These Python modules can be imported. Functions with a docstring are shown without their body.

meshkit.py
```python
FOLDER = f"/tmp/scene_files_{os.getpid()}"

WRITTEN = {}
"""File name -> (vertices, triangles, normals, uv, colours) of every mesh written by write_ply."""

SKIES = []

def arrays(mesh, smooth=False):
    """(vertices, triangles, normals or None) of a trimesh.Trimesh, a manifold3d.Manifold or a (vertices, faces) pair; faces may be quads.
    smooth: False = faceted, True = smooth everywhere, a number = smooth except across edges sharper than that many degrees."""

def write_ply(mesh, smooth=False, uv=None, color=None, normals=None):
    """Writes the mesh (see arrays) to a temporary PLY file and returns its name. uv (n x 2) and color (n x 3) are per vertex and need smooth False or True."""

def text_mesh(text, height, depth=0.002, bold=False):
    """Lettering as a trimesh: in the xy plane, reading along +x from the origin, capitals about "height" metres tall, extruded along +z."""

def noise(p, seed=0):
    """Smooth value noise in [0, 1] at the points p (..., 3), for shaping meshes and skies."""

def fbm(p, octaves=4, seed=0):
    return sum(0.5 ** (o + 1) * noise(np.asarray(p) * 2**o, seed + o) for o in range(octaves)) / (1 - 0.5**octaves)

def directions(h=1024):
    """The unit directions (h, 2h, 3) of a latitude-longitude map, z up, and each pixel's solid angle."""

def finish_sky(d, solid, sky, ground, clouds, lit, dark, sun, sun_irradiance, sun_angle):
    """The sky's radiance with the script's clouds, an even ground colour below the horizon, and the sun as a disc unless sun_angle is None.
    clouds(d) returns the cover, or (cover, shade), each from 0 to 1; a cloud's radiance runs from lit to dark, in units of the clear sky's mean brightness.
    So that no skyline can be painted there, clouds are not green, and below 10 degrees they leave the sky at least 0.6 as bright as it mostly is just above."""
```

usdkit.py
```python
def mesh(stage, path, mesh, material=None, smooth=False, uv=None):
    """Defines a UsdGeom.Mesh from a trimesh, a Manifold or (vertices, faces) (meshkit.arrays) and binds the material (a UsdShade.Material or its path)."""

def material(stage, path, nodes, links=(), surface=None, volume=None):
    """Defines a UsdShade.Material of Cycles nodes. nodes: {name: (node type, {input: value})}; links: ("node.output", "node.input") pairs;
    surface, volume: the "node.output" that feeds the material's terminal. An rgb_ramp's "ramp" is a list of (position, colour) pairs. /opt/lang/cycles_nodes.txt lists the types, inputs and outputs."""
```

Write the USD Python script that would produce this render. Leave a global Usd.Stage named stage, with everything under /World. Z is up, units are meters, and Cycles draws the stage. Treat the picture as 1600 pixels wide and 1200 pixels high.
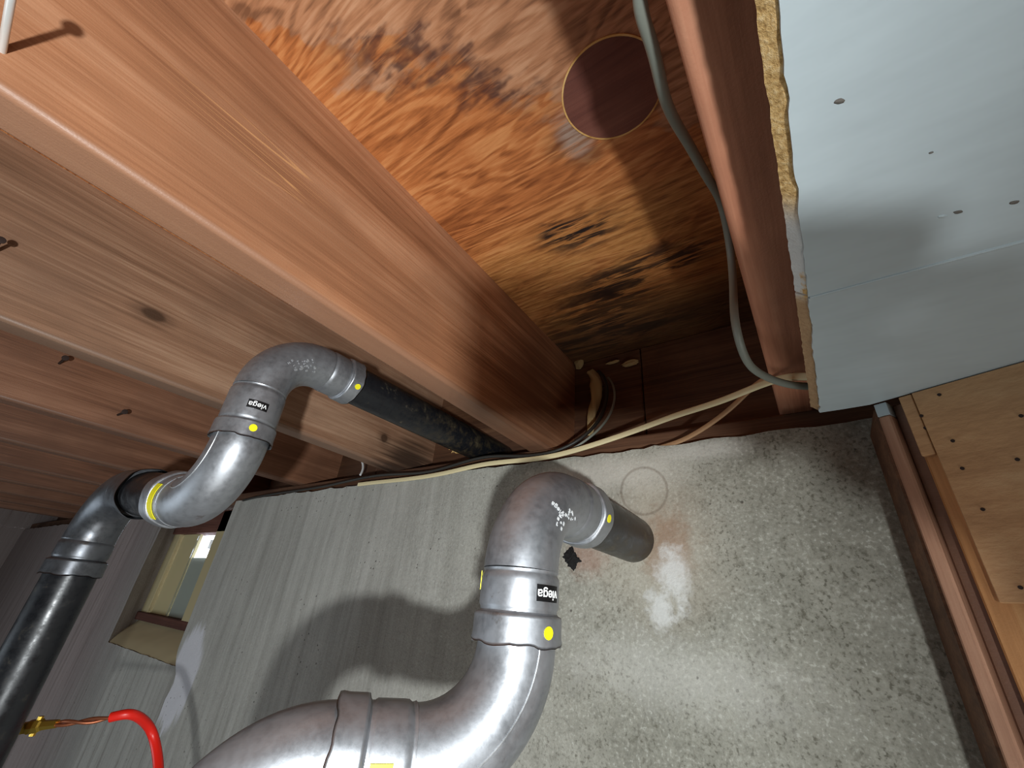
import math, random
import numpy as np
import trimesh, manifold3d as m3
import shapely.geometry as sg
import usdkit, meshkit
from pxr import Usd, UsdGeom, UsdLux, UsdShade, Gf, Sdf

random.seed(7); np.random.seed(7)
PI = math.pi
stage = Usd.Stage.CreateInMemory()
UsdGeom.SetStageUpAxis(stage, 'Z'); UsdGeom.SetStageMetersPerUnit(stage, 1.0)
UsdGeom.Xform.Define(stage, '/World'); UsdGeom.Scope.Define(stage, '/World/Looks')
Z0 = 1.95                       # the lens is 1.95 m above the basement floor; x along the wall, y towards it, measured from the lens
# ------------------------------------------------------------------ camera
R_ = np.array([0.82513732, 0.20853887, 0.52503328])      # world x, y, z seen in camera axes (right, up, back)
Y_ = np.array([0.55916303, -0.43396117, -0.70640952])
Z_ = np.array([0.08053022, 0.87646405, -0.47468479])
CR = np.array([R_[0], Y_[0], Z_[0]]); CU = np.array([R_[1], Y_[1], Z_[1]]); CB = np.array([R_[2], Y_[2], Z_[2]])
cam = UsdGeom.Camera.Define(stage, '/World/camera')
cam.AddTransformOp().Set(Gf.Matrix4d(*CR, 0, *CU, 0, *CB, 0, 0, 0, Z0, 1))
cam.CreateHorizontalApertureAttr(36.0); cam.CreateVerticalApertureAttr(27.0)
cam.CreateFocalLengthAttr(36.0 * 653.26 / 1600)
cam.CreateClippingRangeAttr(Gf.Vec2f(0.02, 100.0))
cam.CreateExposureAttr(0.55)
# ------------------------------------------------------------------ light: a hand lamp behind the phone, two unseen fill lights added to lift dark areas
LAMP = np.array([0.167, -0.195, -0.136])
AIM = np.array([-1.50, 0.28, -0.12])
def look_matrix(eye, target):
    b = eye - target; b = b / np.linalg.norm(b); r = np.cross([0, 0, 1.0], b); r /= np.linalg.norm(r); u = np.cross(b, r)
    return Gf.Matrix4d(*r, 0, *u, 0, *b, 0, eye[0], eye[1], eye[2] + Z0, 1)
lamp = UsdLux.SphereLight.Define(stage, '/World/lamp_light')
lamp.AddTransformOp().Set(look_matrix(LAMP, AIM))
lamp.CreateRadiusAttr(0.013); lamp.CreateColorAttr(Gf.Vec3f(0.93, 0.98, 1.0)); lamp.CreateIntensityAttr(4000.0)
sh = UsdLux.ShapingAPI.Apply(lamp.GetPrim()); sh.CreateShapingConeAngleAttr(84.0); sh.CreateShapingConeSoftnessAttr(1.0)
fill = UsdLux.RectLight.Define(stage, '/World/added_fill_left')
fill.AddTransformOp().Set(look_matrix(np.array([-2.3, -1.5, -0.9]), np.array([-1.5, 0.6, 0.0])))
fill.CreateWidthAttr(1.5); fill.CreateHeightAttr(1.1); fill.CreateColorAttr(Gf.Vec3f(0.78, 0.9, 1.0)); fill.CreateIntensityAttr(1.9)  # unseen soft light added to brighten the left wall
fill2 = UsdLux.RectLight.Define(stage, '/World/added_fill_below')
fill2.AddTransformOp().Set(look_matrix(np.array([1.05, -0.35, -1.75]), np.array([0.75, 0.1, 0.2])))
fill2.CreateWidthAttr(1.4); fill2.CreateHeightAttr(1.0); fill2.CreateColorAttr(Gf.Vec3f(0.98, 1.0, 0.98)); fill2.CreateIntensityAttr(2.8)  # unseen soft light added below to lift the shaded panel
dome = UsdLux.DomeLight.Define(stage, '/World/sky'); dome.CreateIntensityAttr(1.6); dome.CreateColorAttr(Gf.Vec3f(0.82, 0.88, 1.0))

# ------------------------------------------------------------------ material helpers
class G:
    def __init__(s, name): s.name, s.n, s.l, s.k = name, {}, [], 0
    def __call__(s, kind, **inp):
        s.k += 1; nm = f'{kind}_{s.k}'; vals = {}
        for a, b in inp.items():
            if isinstance(b, str) and b.startswith('@'): s.l.append((b[1:], f'{nm}.{a}'))
            else: vals[a] = b
        s.n[nm] = (kind, vals); return nm
    def pos(s, scale=(1, 1, 1), loc=(0, 0, 0), rot=(0, 0, 0)):
        g = s('geometry')
        a = s('vector_math', math_type='subtract', vector1=f'@{g}.position', vector2=(loc[0], loc[1], loc[2] + Z0)) # from a point given in lens coordinates
        return '@' + s('mapping', vector=f'@{a}.vector', scale=scale, rotation=rot) + '.vector'
    def noise(s, v, scale=1., detail=3., rough=.55, dist=0.):
        return '@' + s('noise_texture', vector=v, scale=scale, detail=detail, roughness=rough, distortion=dist) + '.fac'
    def ramp(s, f, stops): return '@' + s('rgb_ramp', fac=f, ramp=stops) + '.color'
    def mr(s, v, a, b, c=0., d=1., t='smoothstep'): return '@' + s('map_range', value=v, from_min=a, from_max=b, to_min=c, to_max=d, range_type=t, clamp=True) + '.result'
    def math(s, t, a, b=0.5, clamp=False): return '@' + s('math', math_type=t, value1=a, value2=b, use_clamp=clamp) + '.value'
    def mix(s, f, a, b, t='mix'): return '@' + s('mix', mix_type=t, fac=f, color1=a, color2=b) + '.color'
    def xyz(s):
        g = s('geometry'); a = s('vector_math', math_type='subtract', vector1=f'@{g}.position', vector2=(0, 0, Z0)); return s('separate_xyz', vector=f'@{a}.vector')
    def blob(s, c, r, stretch=(1, 1, 1), n=None, amp=0.5, soft=0.5, rot=(0, 0, 0)):
        p = s.pos(tuple(1 / (r * q) for q in stretch), c, rot)
        d = '@' + s('vector_math', math_type='length', vector1=p) + '.value'
        if n: d = s.math('add', d, s.math('multiply', s.math('subtract', n, 0.5), amp * 2))
        return s.mr(d, 1.0, 1.0 - soft)
    def out(s, **inp):
        p = s('principled_bsdf', **inp)
        return usdkit.material(stage, '/World/Looks/' + s.name, s.n, s.l, surface=f'{p}.BSDF')
    def bump(s, h, strength=0.3, dist=0.002): return '@' + s('bump', height=h, strength=strength, distance=dist) + '.normal'

def lin(r, g, b):
    f = lambda c: (c / 255 / 12.92) if c <= 10 else ((c / 255 + .055) / 1.055) ** 2.4
    return (f(r), f(g), f(b))
def plain(name, col, rough=.6, metal=0., **k):
    g = G(name); return g.out(base_color=col, roughness=rough, metallic=metal, **k)

def wood(name, dark, mid, light, seed=0, knots=(), stains=(), rough=.55, axis='y', under=None, figure=()):
    g = G(name)
    st = lambda a, b, c: {'y': (b, a, c), 'x': (a, b, c), 'z': (b, c, a)}[axis]
    n1 = g.noise(g.pos(st(1.1, 9, 13), (seed, seed * .7, seed * .3)), 1.6, 4, .55, .6)
    n2 = g.noise(g.pos(st(2.2, 40, 95), (seed * 1.3, 0, 0)), 1., 5, .6, .9)
    n3 = g.noise(g.pos(st(9, 260, 420), (0, seed, 0)), 1., 3, .6, .2)
    m = g.noise(g.pos((5, 4, 5), (seed, 2, 1)), 1., 4, .6)
    f = g.math('add', g.math('multiply', n1, .45), g.math('add', g.math('multiply', n2, .33), g.math('multiply', n3, .22)))
    c = g.ramp(f, [(.36, dark), (.5, mid), (.63, light)])
    c = g.mix(g.mr(m, .42, .66, 0, .55), c, tuple(.66 * q for q in mid), 'mix')
    if figure:     # pale pointed arches of flat-sawn grain
        fl = g.noise(g.pos(st(1, 3.2, 24), (seed * .2, 0, .1)), 1., 2, .4, .5)
        ln = g.math('absolute', g.math('sine', g.math('multiply', fl, 42.0)))
        for (p, r, str_) in figure:
            c = g.mix(g.math('multiply', g.math('multiply', g.mr(ln, .22, .02), g.blob(p, r, str_, m, .5, .7)), .6), c, lin(214, 160, 106))
    if under:      # darker underside and rounded lower edges of a joist
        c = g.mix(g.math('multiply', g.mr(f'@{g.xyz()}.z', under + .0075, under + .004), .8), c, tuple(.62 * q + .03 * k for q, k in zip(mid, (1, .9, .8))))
    fine = g.noise(g.pos((600, 600, 600)), 1., 2, .5)
    for (p, r, str_) in knots:
        halo = g.blob(p, r * 2.2, str_, n2, .35, .8)
        c = g.mix(g.math('multiply', halo, .55), c, tuple(.45 * q for q in dark))
        k = g.blob(p, r, str_, n1, .25, .45)
        c = g.mix(g.math('multiply', k, .8), c, tuple(.35 * q for q in dark))
    for (p, r, str_, col, amt, streak) in stains:
        b = g.blob(p, r, str_, n2 if streak else m, .8, .8)
        c = g.mix(g.math('multiply', b, amt), c, col)
    h = g.math('add', n3, g.math('multiply', fine, .6))
    return g.out(base_color=c, roughness=g.mr(m, .3, .7, rough - .08, rough + .12), specular_ior_level=.38, normal=g.bump(h, .22, .0012))

# ------------------------------------------------------------------ mesh helpers
used = {}
def unique(parent, name):
    base = parent + '/' + name; k = used.get(base, -1) + 1; used[base] = k
    return base if k == 0 else f'{base}_{k:03d}'
def obj(name, mesh, mat, parent=None, smooth=False, label=None, cat=None, group=None, kind=None):
    """one Mesh prim under parent (or /World); the mesh is in lens coordinates"""
    if isinstance(mesh, (list,)): mesh = trimesh.util.concatenate([tm(x) for x in mesh])
    mesh = tm(mesh).copy(); mesh.vertices = mesh.vertices + [0, 0, Z0]
    path = unique(str(parent.GetPath()) if parent else '/World', name)
    p = usdkit.mesh(stage, path, mesh, mat, smooth).GetPrim()
    tag(p, label, cat, group, kind); return p
def tag(p, label=None, cat=None, group=None, kind=None):
    for k, v in (('label', label), ('category', cat), ('group', group), ('kind', kind)):
        if v: p.SetCustomDataByKey(k, v)
def thing(name, label=None, cat=None, group=None, kind=None):
    p = UsdGeom.Xform.Define(stage, unique('/World', name)).GetPrim(); tag(p, label, cat, group, kind); return p
def tm(m):
    if isinstance(m, trimesh.Trimesh): return m
    v, f, _ = meshkit.arrays(m); return trimesh.Trimesh(v, f, process=False)
def box(x0, x1, y0, y1, z0, z1):
    b = trimesh.creation.box(extents=(x1 - x0, y1 - y0, z1 - z0)); b.apply_translation(((x0 + x1) / 2, (y0 + y1) / 2, (z0 + z1) / 2)); return b
def bbox(x0, x1, y0, y1, z0, z1, c=.002):
    """box with chamfered edges"""
    x0, x1, y0, y1, z0, z1 = map(float, (x0, x1, y0, y1, z0, z1)); pts = []
    for sx, x in ((1, x0), (-1, x1)):
        for sy, y in ((1, y0), (-1, y1)):
            for sz, z in ((1, z0), (-1, z1)):
                pts += [(x, y + sy * c, z + sz * c), (x + sx * c, y, z + sz * c), (x + sx * c, y + sy * c, z)]
    return tm(m3.Manifold.hull_points(np.array(pts)))
def extrude(poly, z0, z1):
    m = trimesh.creation.extrude_polygon(poly, z1 - z0, engine='earcut'); m.apply_translation((0, 0, z0)); return m
def frames(P):
    P = np.asarray(P, float); T = np.gradient(P, axis=0); T /= np.linalg.norm(T, axis=1, keepdims=True)
    a = np.cross(T[0], [0, 0, 1.]) if abs(T[0, 2]) < .9 else np.cross(T[0], [1., 0, 0]); a /= np.linalg.norm(a); A = []
    for t in T:
        a = a - (a @ t) * t; a /= np.linalg.norm(a); A.append(a)
    A = np.array(A); return P, T, A, np.cross(T, A)
def sweep(P, rad, n=40, caps=True, wob=None):
    """a round tube along the points; rad: one radius, or one per point; wob(i, angles): extra radius"""
    P, T, A, B = frames(P); rad = np.broadcast_to(rad, (len(P),)); th = np.linspace(0, 2 * PI, n, endpoint=False)
    rr = np.repeat(rad[:, None], n, 1)
    if wob is not None: rr = rr + np.array([wob(i, th) for i in range(len(P))])
    V = P[:, None] + rr[..., None] * (np.cos(th)[None, :, None] * A[:, None] + np.sin(th)[None, :, None] * B[:, None])
    V = V.reshape(-1, 3); F = []
    for i in range(len(P) - 1):
        for j in range(n):
            a, b = i * n + j, i * n + (j + 1) % n; F += [(a, b, b + n), (a, b + n, a + n)]
    if caps:
        V = np.vstack([V, P[:1], P[-1:]]); c0, c1 = len(V) - 2, len(V) - 1; e = (len(P) - 1) * n
        for j in range(n): F += [(c0, (j + 1) % n, j), (c1, e + j, e + (j + 1) % n)]
    m = trimesh.Trimesh(V, F, process=False)
    if m.volume < 0: m.invert()
    return m
def spline(pts, n=60):
    from scipy.interpolate import CubicSpline
    pts = np.asarray(pts, float); t = np.r_[0, np.cumsum(np.linalg.norm(np.diff(pts, axis=0), axis=1))]
    return CubicSpline(t, pts)(np.linspace(0, t[-1], n))
def ribbon(P, w, h):
    """a flat oval cable: width w along 'up', thickness h"""
    P, T, A, B = frames(P); th = np.linspace(0, 2 * PI, 14, endpoint=False); V = []
    for p, t in zip(P, T):
        up = np.array([0, 0, 1.]) - t[2] * t; up /= np.linalg.norm(up); sd = np.cross(t, up)
        V += [p + math.copysign(abs(math.cos(q)) ** .6, math.cos(q)) * w / 2 * up + math.sin(q) * h / 2 * sd for q in th]
    n = 14; F = []
    for i in range(len(P) - 1):
        for j in range(n):
            a, b = i * n + j, i * n + (j + 1) % n; F += [(a, b, b + n), (a, b + n, a + n)]
    F += [(0, j + 1, j) for j in range(1, n - 1)]; e = (len(P) - 1) * n; F += [(e, e + j, e + j + 1) for j in range(1, n - 1)]
    m = trimesh.Trimesh(np.array(V), F, process=False)
    if m.volume < 0: m.invert()
    return m
def ray(u, v):
    """direction of a point of the photograph, unit depth"""
    return ((u - 800) * CR - (v - 600) * CU - 653.26 * CB) / 653.26
def on(u, v, ax, val):
    d = ray(u, v); return d * (val / d['xyz'.index(ax)])
def lump(c, r, seed, stretch=(1, 1, 1), amp=.45, sub=3):
    m = trimesh.creation.icosphere(subdivisions=sub, radius=1.0); v = m.vertices
    d = 1 + amp * (meshkit.fbm(v * 1.7 + seed * 7.3, 4, seed) - .5) * 2
    m.vertices = v * d[:, None] * r * np.array(stretch) + c; return m

# ------------------------------------------------------------------ materials
W_J = lin(158, 96, 66)
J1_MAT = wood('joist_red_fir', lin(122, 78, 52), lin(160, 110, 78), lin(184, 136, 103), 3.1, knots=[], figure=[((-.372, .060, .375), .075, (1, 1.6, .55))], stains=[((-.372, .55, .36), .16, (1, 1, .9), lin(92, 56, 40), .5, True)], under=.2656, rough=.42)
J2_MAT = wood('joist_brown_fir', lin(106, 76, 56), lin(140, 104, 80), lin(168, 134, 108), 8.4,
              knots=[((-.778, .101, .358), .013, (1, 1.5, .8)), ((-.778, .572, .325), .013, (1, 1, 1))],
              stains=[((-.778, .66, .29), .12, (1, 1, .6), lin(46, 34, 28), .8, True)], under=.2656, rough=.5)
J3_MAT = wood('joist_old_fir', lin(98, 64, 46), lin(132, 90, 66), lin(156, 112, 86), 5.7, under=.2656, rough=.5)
J0_MAT = wood('joist_pink_fir', lin(150, 92, 68), lin(190, 128, 98), lin(214, 158, 126), 12.2, rough=.6)
RIM_MAT = wood('rim_old_wood', lin(62, 40, 28), lin(100, 68, 48), lin(128, 92, 66), 4.4, rough=.7, axis='x')
POST_MAT = wood('batten_wood', lin(128, 88, 68), lin(172, 128, 102), lin(200, 158, 130), 2.2, rough=.6, axis='z')
STUD_MAT = wood('stud_wood', lin(150, 100, 58), lin(196, 140, 88), lin(214, 166, 112), 6.6, rough=.5, axis='z')
PLYW_MAT = wood('partition_plywood', lin(170, 126, 86), lin(196, 150, 106), lin(212, 170, 126), 9.3, rough=.45, axis='x')
CHIP_MAT = wood('torn_wood', lin(170, 120, 60), lin(214, 168, 100), lin(236, 200, 140), 1.3, rough=.8, axis='x')

def plywood_mat():
    g = G('subfloor_plywood')
    fld = g.noise(g.pos((2.6, 12.0, 1), (.3, .1, 0), (0, 0, .10)), 1.0, 3.5, .5, .8)
    ring = g.math('sine', g.math('multiply', fld, 95.0))
    ring = g.mr(ring, -1, 1)
    fib = g.noise(g.pos((20, 230, 1), rot=(0, 0, .12)), 1., 5, .62, .3)
    st = g.noise(g.pos((10, 75, 1), rot=(0, 0, .12)), 1., 5, .62, .6)
    tone = g.noise(g.pos((7, 12, 1), (.9, .2, 0)), 1., 4, .55)
    f1 = g.math('add', g.math('multiply', ring, .12), g.math('add', g.math('multiply', fib, .46), g.math('multiply', tone, .42)))
    c1 = g.ramp(f1, [(.34, lin(128, 70, 34)), (.5, lin(182, 110, 60)), (.64, lin(206, 140, 86))])
    c2 = g.ramp(f1, [(.34, lin(122, 80, 54)), (.5, lin(176, 122, 86)), (.64, lin(198, 148, 112))])
    # the brown weathered half (towards the joist with the cable), with an irregular border
    xyz = g.xyz(); big = g.noise(g.pos((9, 16, 1)), 1., 4, .62)
    s = g.math('add', f'@{xyz}.x', g.math('add', g.math('multiply', f'@{xyz}.y', -1.1), g.math('multiply', g.math('subtract', big, .5), .38)))
    brown = g.mr(s, -.385, -.36)
    c = g.mix(brown, c1, c2)
    edge = g.math('multiply', g.mr(s, -.43, -.375), g.mr(s, -.33, -.365))
    near = g.blob((-.21, .12, .5025), .17, (1, 1, 9), big, .3, .6)
    c = g.mix(g.math('multiply', g.math('multiply', edge, near), g.mr(st, .38, .58, .15, .85)), c, lin(70, 42, 38))
    # pale tan veneer towards the wall
    tan = g.mr(f'@{xyz}.y', .30, .42)
    c = g.mix(g.math('multiply', tan, g.mr(big, .35, .6, .3, .8)), c, g.ramp(fib, [(.3, lin(120, 74, 38)), (.55, lin(186, 128, 70)), (.8, lin(214, 164, 104))]))
    # black mould streaks
    m = g.mr(st, .42, .54)
    for (p, r, s2, a) in [((-.19, .40, .5025), .075, (1.2, .65, 9), 1.0), ((-.16, .52, .5025), .12, (1.5, .5, 9), .9), ((-.225, .385, .5025), .05, (1, .8, 9), 1.), ((-.24, .58, .5025), .12, (1.4, .6, 9), .75),
                          ((-.14, .27, .5025), .05, (1, 1, 9), .5), ((-.27, .66, .5025), .16, (1.6, .5, 9), .85)]:
        b = g.blob(p, r, s2, big, .6, .7)
        c = g.mix(g.math('multiply', g.math('multiply', b, m), a), c, lin(38, 27, 24))
    # grey chalky patch beside the repair plug
    ch = g.blob((-.139, .265, .5025), .035, (.8, 1.2, 9), st, .5, .7)
    c = g.mix(g.math('multiply', ch, g.mr(fib, .35, .6, .2, .8)), c, lin(170, 150, 136))
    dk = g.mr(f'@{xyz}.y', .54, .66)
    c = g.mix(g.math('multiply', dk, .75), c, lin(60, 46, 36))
    h = g.math('add', g.math('multiply', fib, .6), g.math('multiply', ring, .4))
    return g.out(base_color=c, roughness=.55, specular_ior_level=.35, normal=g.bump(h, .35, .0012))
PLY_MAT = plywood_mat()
PLUG_MAT = wood('plug_veneer', lin(86, 46, 40), lin(118, 70, 58), lin(142, 92, 76), 15.0, rough=.6, axis='x')

def concrete(name, left=False):
    g = G(name)
    a = g.noise(g.pos((7, 7, 7)), 1., 5, .6); b = g.noise(g.pos((60, 60, 60)), 1., 4, .65); f = g.noise(g.pos((330, 330, 330)), 1., 3, .6)
    v = g.noise(g.pos((46, 40, 2.2)), 1., 5, .65, .3)      # board-form streaks, vertical
    c = g.ramp(g.math('add', g.math('multiply', a, .45), g.math('add', g.math('multiply', b, .3), g.math('multiply', f, .25))),
               [(.3, lin(112, 110, 99)), (.5, lin(148, 146, 134)), (.7, lin(178, 176, 164))])
    sp = g.noise(g.pos((230, 230, 230), (.5, 0, .2)), 1., 2.5, .6); sp2 = g.noise(g.pos((24, 24, 24), (1.5, 0, .7)), 1., 5, .65); sp3 = g.noise(g.pos((95, 95, 95), (.5, .4, .2)), 1., 4, .65)
    c = g.mix(g.math('multiply', g.mr(sp, .52, .68), g.mr(sp2, .40, .60, .25, .75)), c, lin(84, 80, 68))
    c = g.mix(g.math('multiply', g.mr(sp3, .53, .68), g.mr(sp2, .42, .60, .1, .6)), c, lin(98, 95, 82))
    c = g.mix(g.math('multiply', g.mr(sp, .46, .32), g.mr(sp2, .60, .42, .1, .55)), c, lin(196, 195, 184))
    xyz = g.xyz()
    lf = g.mr(f'@{xyz}.x', -.15, -.75)
    c = g.mix(g.math('multiply', lf, .75), c, g.ramp(v, [(.3, lin(146, 144, 138)), (.5, lin(166, 164, 158)), (.68, lin(182, 180, 174))]))
    if not left:
        # damp halo, rust and lime bloom round the pipe, paler patches along the wall top
        c = g.mix(g.math('multiply', g.blob((-.19, .592, .10), .14, (1, 9, 1), a, .5, .9), .5), c, lin(196, 184, 166))
        c = g.mix(g.math('multiply', g.blob((-.165, .592, .09), .05, (1, 9, 1.2), b, .6, .8), .55), c, lin(150, 112, 84))
        c = g.mix(g.math('multiply', g.blob((-.28, .592, .075), .045, (1, 9, .8), b, .5, .8), .45), c, lin(150, 104, 84))
        c = g.mix(g.math('multiply', g.blob((-.160, .592, .055), .044, (.6, 9, 1.2), b, .9, .75), .8), c, lin(218, 218, 214))
        c = g.mix(g.math('multiply', g.blob((-.18, .592, .018), .030, (.8, 9, 1), b, .9, .7), .75), c, lin(216, 216, 212))
        c = g.mix(g.math('multiply', g.blob((-.17, .592, -.05), .16, (1.2, 9, .35), b, .7, .9), .4), c, lin(206, 204, 196))
        c = g.mix(g.math('multiply', g.blob((-.10, .592, .215), .09, (1, 9, .22), b, .4, .8), .5), c, lin(196, 192, 184))
        c = g.mix(g.math('multiply', g.blob((-.25, .592, .195), .13, (1.5, 9, .33), a, .5, .9), .6), c, lin(206, 201, 190))
        # faint ring left by an old flange
        p = g.pos((1 / .034, 0, 1 / .034), (-.19, .592, .165)); d = '@' + g('vector_math', math_type='length', vector1=p) + '.value'
        rg = g.math('multiply', g.mr(d, .88, .97), g.mr(d, 1.06, .99)); c = g.mix(g.math('multiply', rg, .45), c, lin(112, 98, 84))
        # lime on the left edge of the wall
        c = g.mix(g.math('multiply', g.blob((-1.375, .592, -.210), .135, (.62, 9, .9), v, .5, .25), .95), c, lin(205, 204, 208))
    else:
        pk = g.mr(f'@{xyz}.x', -1.75, -2.3); c = g.mix(g.math('multiply', pk, .55), c, lin(140, 116, 116))
        bd = g.math('multiply', g.mr(f'@{xyz}.x', -1.72, -1.66), 0.0)
        c = g.mix(g.math('multiply', g.mr(v, .46, .36), .3), c, lin(104, 92, 86))
    pit = g('voronoi_texture', vector=g.pos((70, 70, 70)), scale=1.0)
    pt = g.mr(f'@{pit}.distance', .16, .05); pt = g.math('multiply', pt, g.mr(a, .52, .6))
    c = g.mix(g.math('multiply', pt, .7), c, lin(60, 55, 50))
    h = g.math('add', g.math('multiply', f, .5), g.math('add', g.math('multiply', b, .8), g.math('subtract', g.math('multiply', v, .5), pt)))
    return g.out(base_color=c, roughness=.9, specular_ior_level=.25, normal=g.bump(h, .55, .0025))
CONC, CONCL = concrete('concrete_right'), concrete('concrete_left', True)
SILL_C = plain('sill_mortar', lin(176, 160, 124), .85)

def zinc(name, base, rough):
    g = G(name); a = g.noise(g.pos((22, 22, 22)), 1., 5, .6); b = g.noise(g.pos((160, 160, 160)), 1., 4, .6)
    s = g.math('add', g.math('multiply', a, .6), g.math('multiply', b, .4))
    c = g.ramp(s, [(.32, tuple(.72 * q for q in base)), (.5, base), (.68, tuple(min(1, 1.14 * q) for q in base))])
    dirt = g.mr(g.noise(g.pos((40, 40, 40), (3, 1, 2)), 1., 5, .7), .62, .72); c = g.mix(g.math('multiply', dirt, .5), c, lin(104, 92, 80))
    return g.out(base_color=c, metallic=.78, roughness=g.mr(s, .3, .7, rough - .06, rough + .1), normal=g.bump(b, .12, .0008))
ZINC = zinc('zinc_nickel', lin(158, 160, 164), .42)
ZINC_D = zinc('zinc_dull', lin(176, 178, 180), .36)
ZINC_K = zinc('zinc_dark', lin(104, 106, 110), .34)
def black_pipe(name, dusty):
    g = G(name); a = g.noise(g.pos((60, 60, 60)), 1., 5, .7); b = g.noise(g.pos((14, 14, 14)), 1., 3, .5)
    c = g.mix(g.mr(a, .57, .72, 0, .55 if dusty else .22), lin(24, 25, 28), lin(96, 88, 70))
    if dusty:
        xyz = g.xyz(); r = g.math('multiply', g.mr(f'@{xyz}.y', .36, .60), g.mr(a, .45, .58)); c = g.mix(g.math('multiply', r, .25), c, lin(88, 74, 46))
    return g.out(base_color=c, roughness=g.mr(a, .3, .7, .26, .5), specular_ior_level=.5, normal=g.bump(a, .1, .0006))
BLACK, BLACKD = black_pipe('black_steel', False), black_pipe('black_steel_dusty', True)
LABEL_K = plain('label_black', lin(16, 16, 18), .4); LABEL_W = plain('label_white', lin(232, 232, 230), .5)
YELLOW = plain('tag_yellow', lin(238, 226, 26), .45); INK = plain('ink_dark', lin(60, 58, 20), .5); PRINT = plain('print_white', lin(214, 216, 216), .6)

def panel_mat():
    g = G('white_panel_paint'); a = g.noise(g.pos((24, 90, 24)), 1., 4, .6); b = g.noise(g.pos((6, 6, 6)), 1., 3, .5)
    c = g.ramp(g.math('add', g.math('multiply', a, .4), g.math('multiply', b, .6)), [(.3, lin(168, 178, 181)), (.7, lin(184, 195, 198))])
    return g.out(base_color=c, roughness=.38, specular_ior_level=.4, normal=g.bump(a, .1, .001))
PANEL = panel_mat()
def fibre_mat():
    g = G('fibre_board_edge'); a = g.noise(g.pos((300, 300, 300)), 1., 4, .7); xyz = g.xyz(); b = g.noise(g.pos((30, 22, 60)), 1., 4, .6)
    c = g.ramp(a, [(.3, lin(150, 112, 60)), (.5, lin(206, 168, 108)), (.7, lin(230, 202, 152))])
    pz = g.math('multiply', g.math('multiply', g.mr(f'@{xyz}.y', .20, .235), g.mr(f'@{xyz}.y', .31, .295)), g.mr(b, .36, .44)); c = g.mix(pz, c, lin(206, 208, 206))
    fr = g.math('multiply', g.mr(f'@{xyz}.y', .295, .31), .75); c = g.mix(fr, c, lin(160, 128, 100))
    return g.out(base_color=c, roughness=.95, normal=g.bump(a, .5, .0015))
FIBRE = fibre_mat()
CABLE_G = plain('cable_grey_green', lin(126, 130, 120), .5); CABLE_C = plain('cable_cream', lin(214, 200, 158), .5)
CABLE_T = plain('cable_tan', lin(166, 128, 92), .55); CABLE_K = plain('cable_dark', lin(46, 44, 40), .5)
RED = plain('red_insulation', lin(226, 34, 22), .38); COPPER = plain('bare_copper', lin(170, 104, 74), .42, .8); BRASS = plain('brass', lin(196, 164, 70), .3, .9)
STEEL = plain('bright_nail', lin(214, 214, 210), .35, .35); RUST = plain('rusty_nail', lin(52, 36, 30), .75, .2); DARKM = plain('dark_hole', lin(14, 12, 11), .9)
CHIPD = plain('chip_dark', lin(92, 86, 80), .8)
FOAM = plain('cured_foam', lin(196, 172, 122), .9)
FRAME = plain('window_frame_paint', lin(178, 164, 124), .6); BOARD = plain('window_board', lin(186, 172, 128), .7)
CARD = plain('window_card', lin(206, 203, 178), .6); WSILL = wood('window_rail_wood', lin(60, 34, 26), lin(92, 54, 42), lin(116, 76, 62), 3.9, rough=.8, axis='x')
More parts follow.
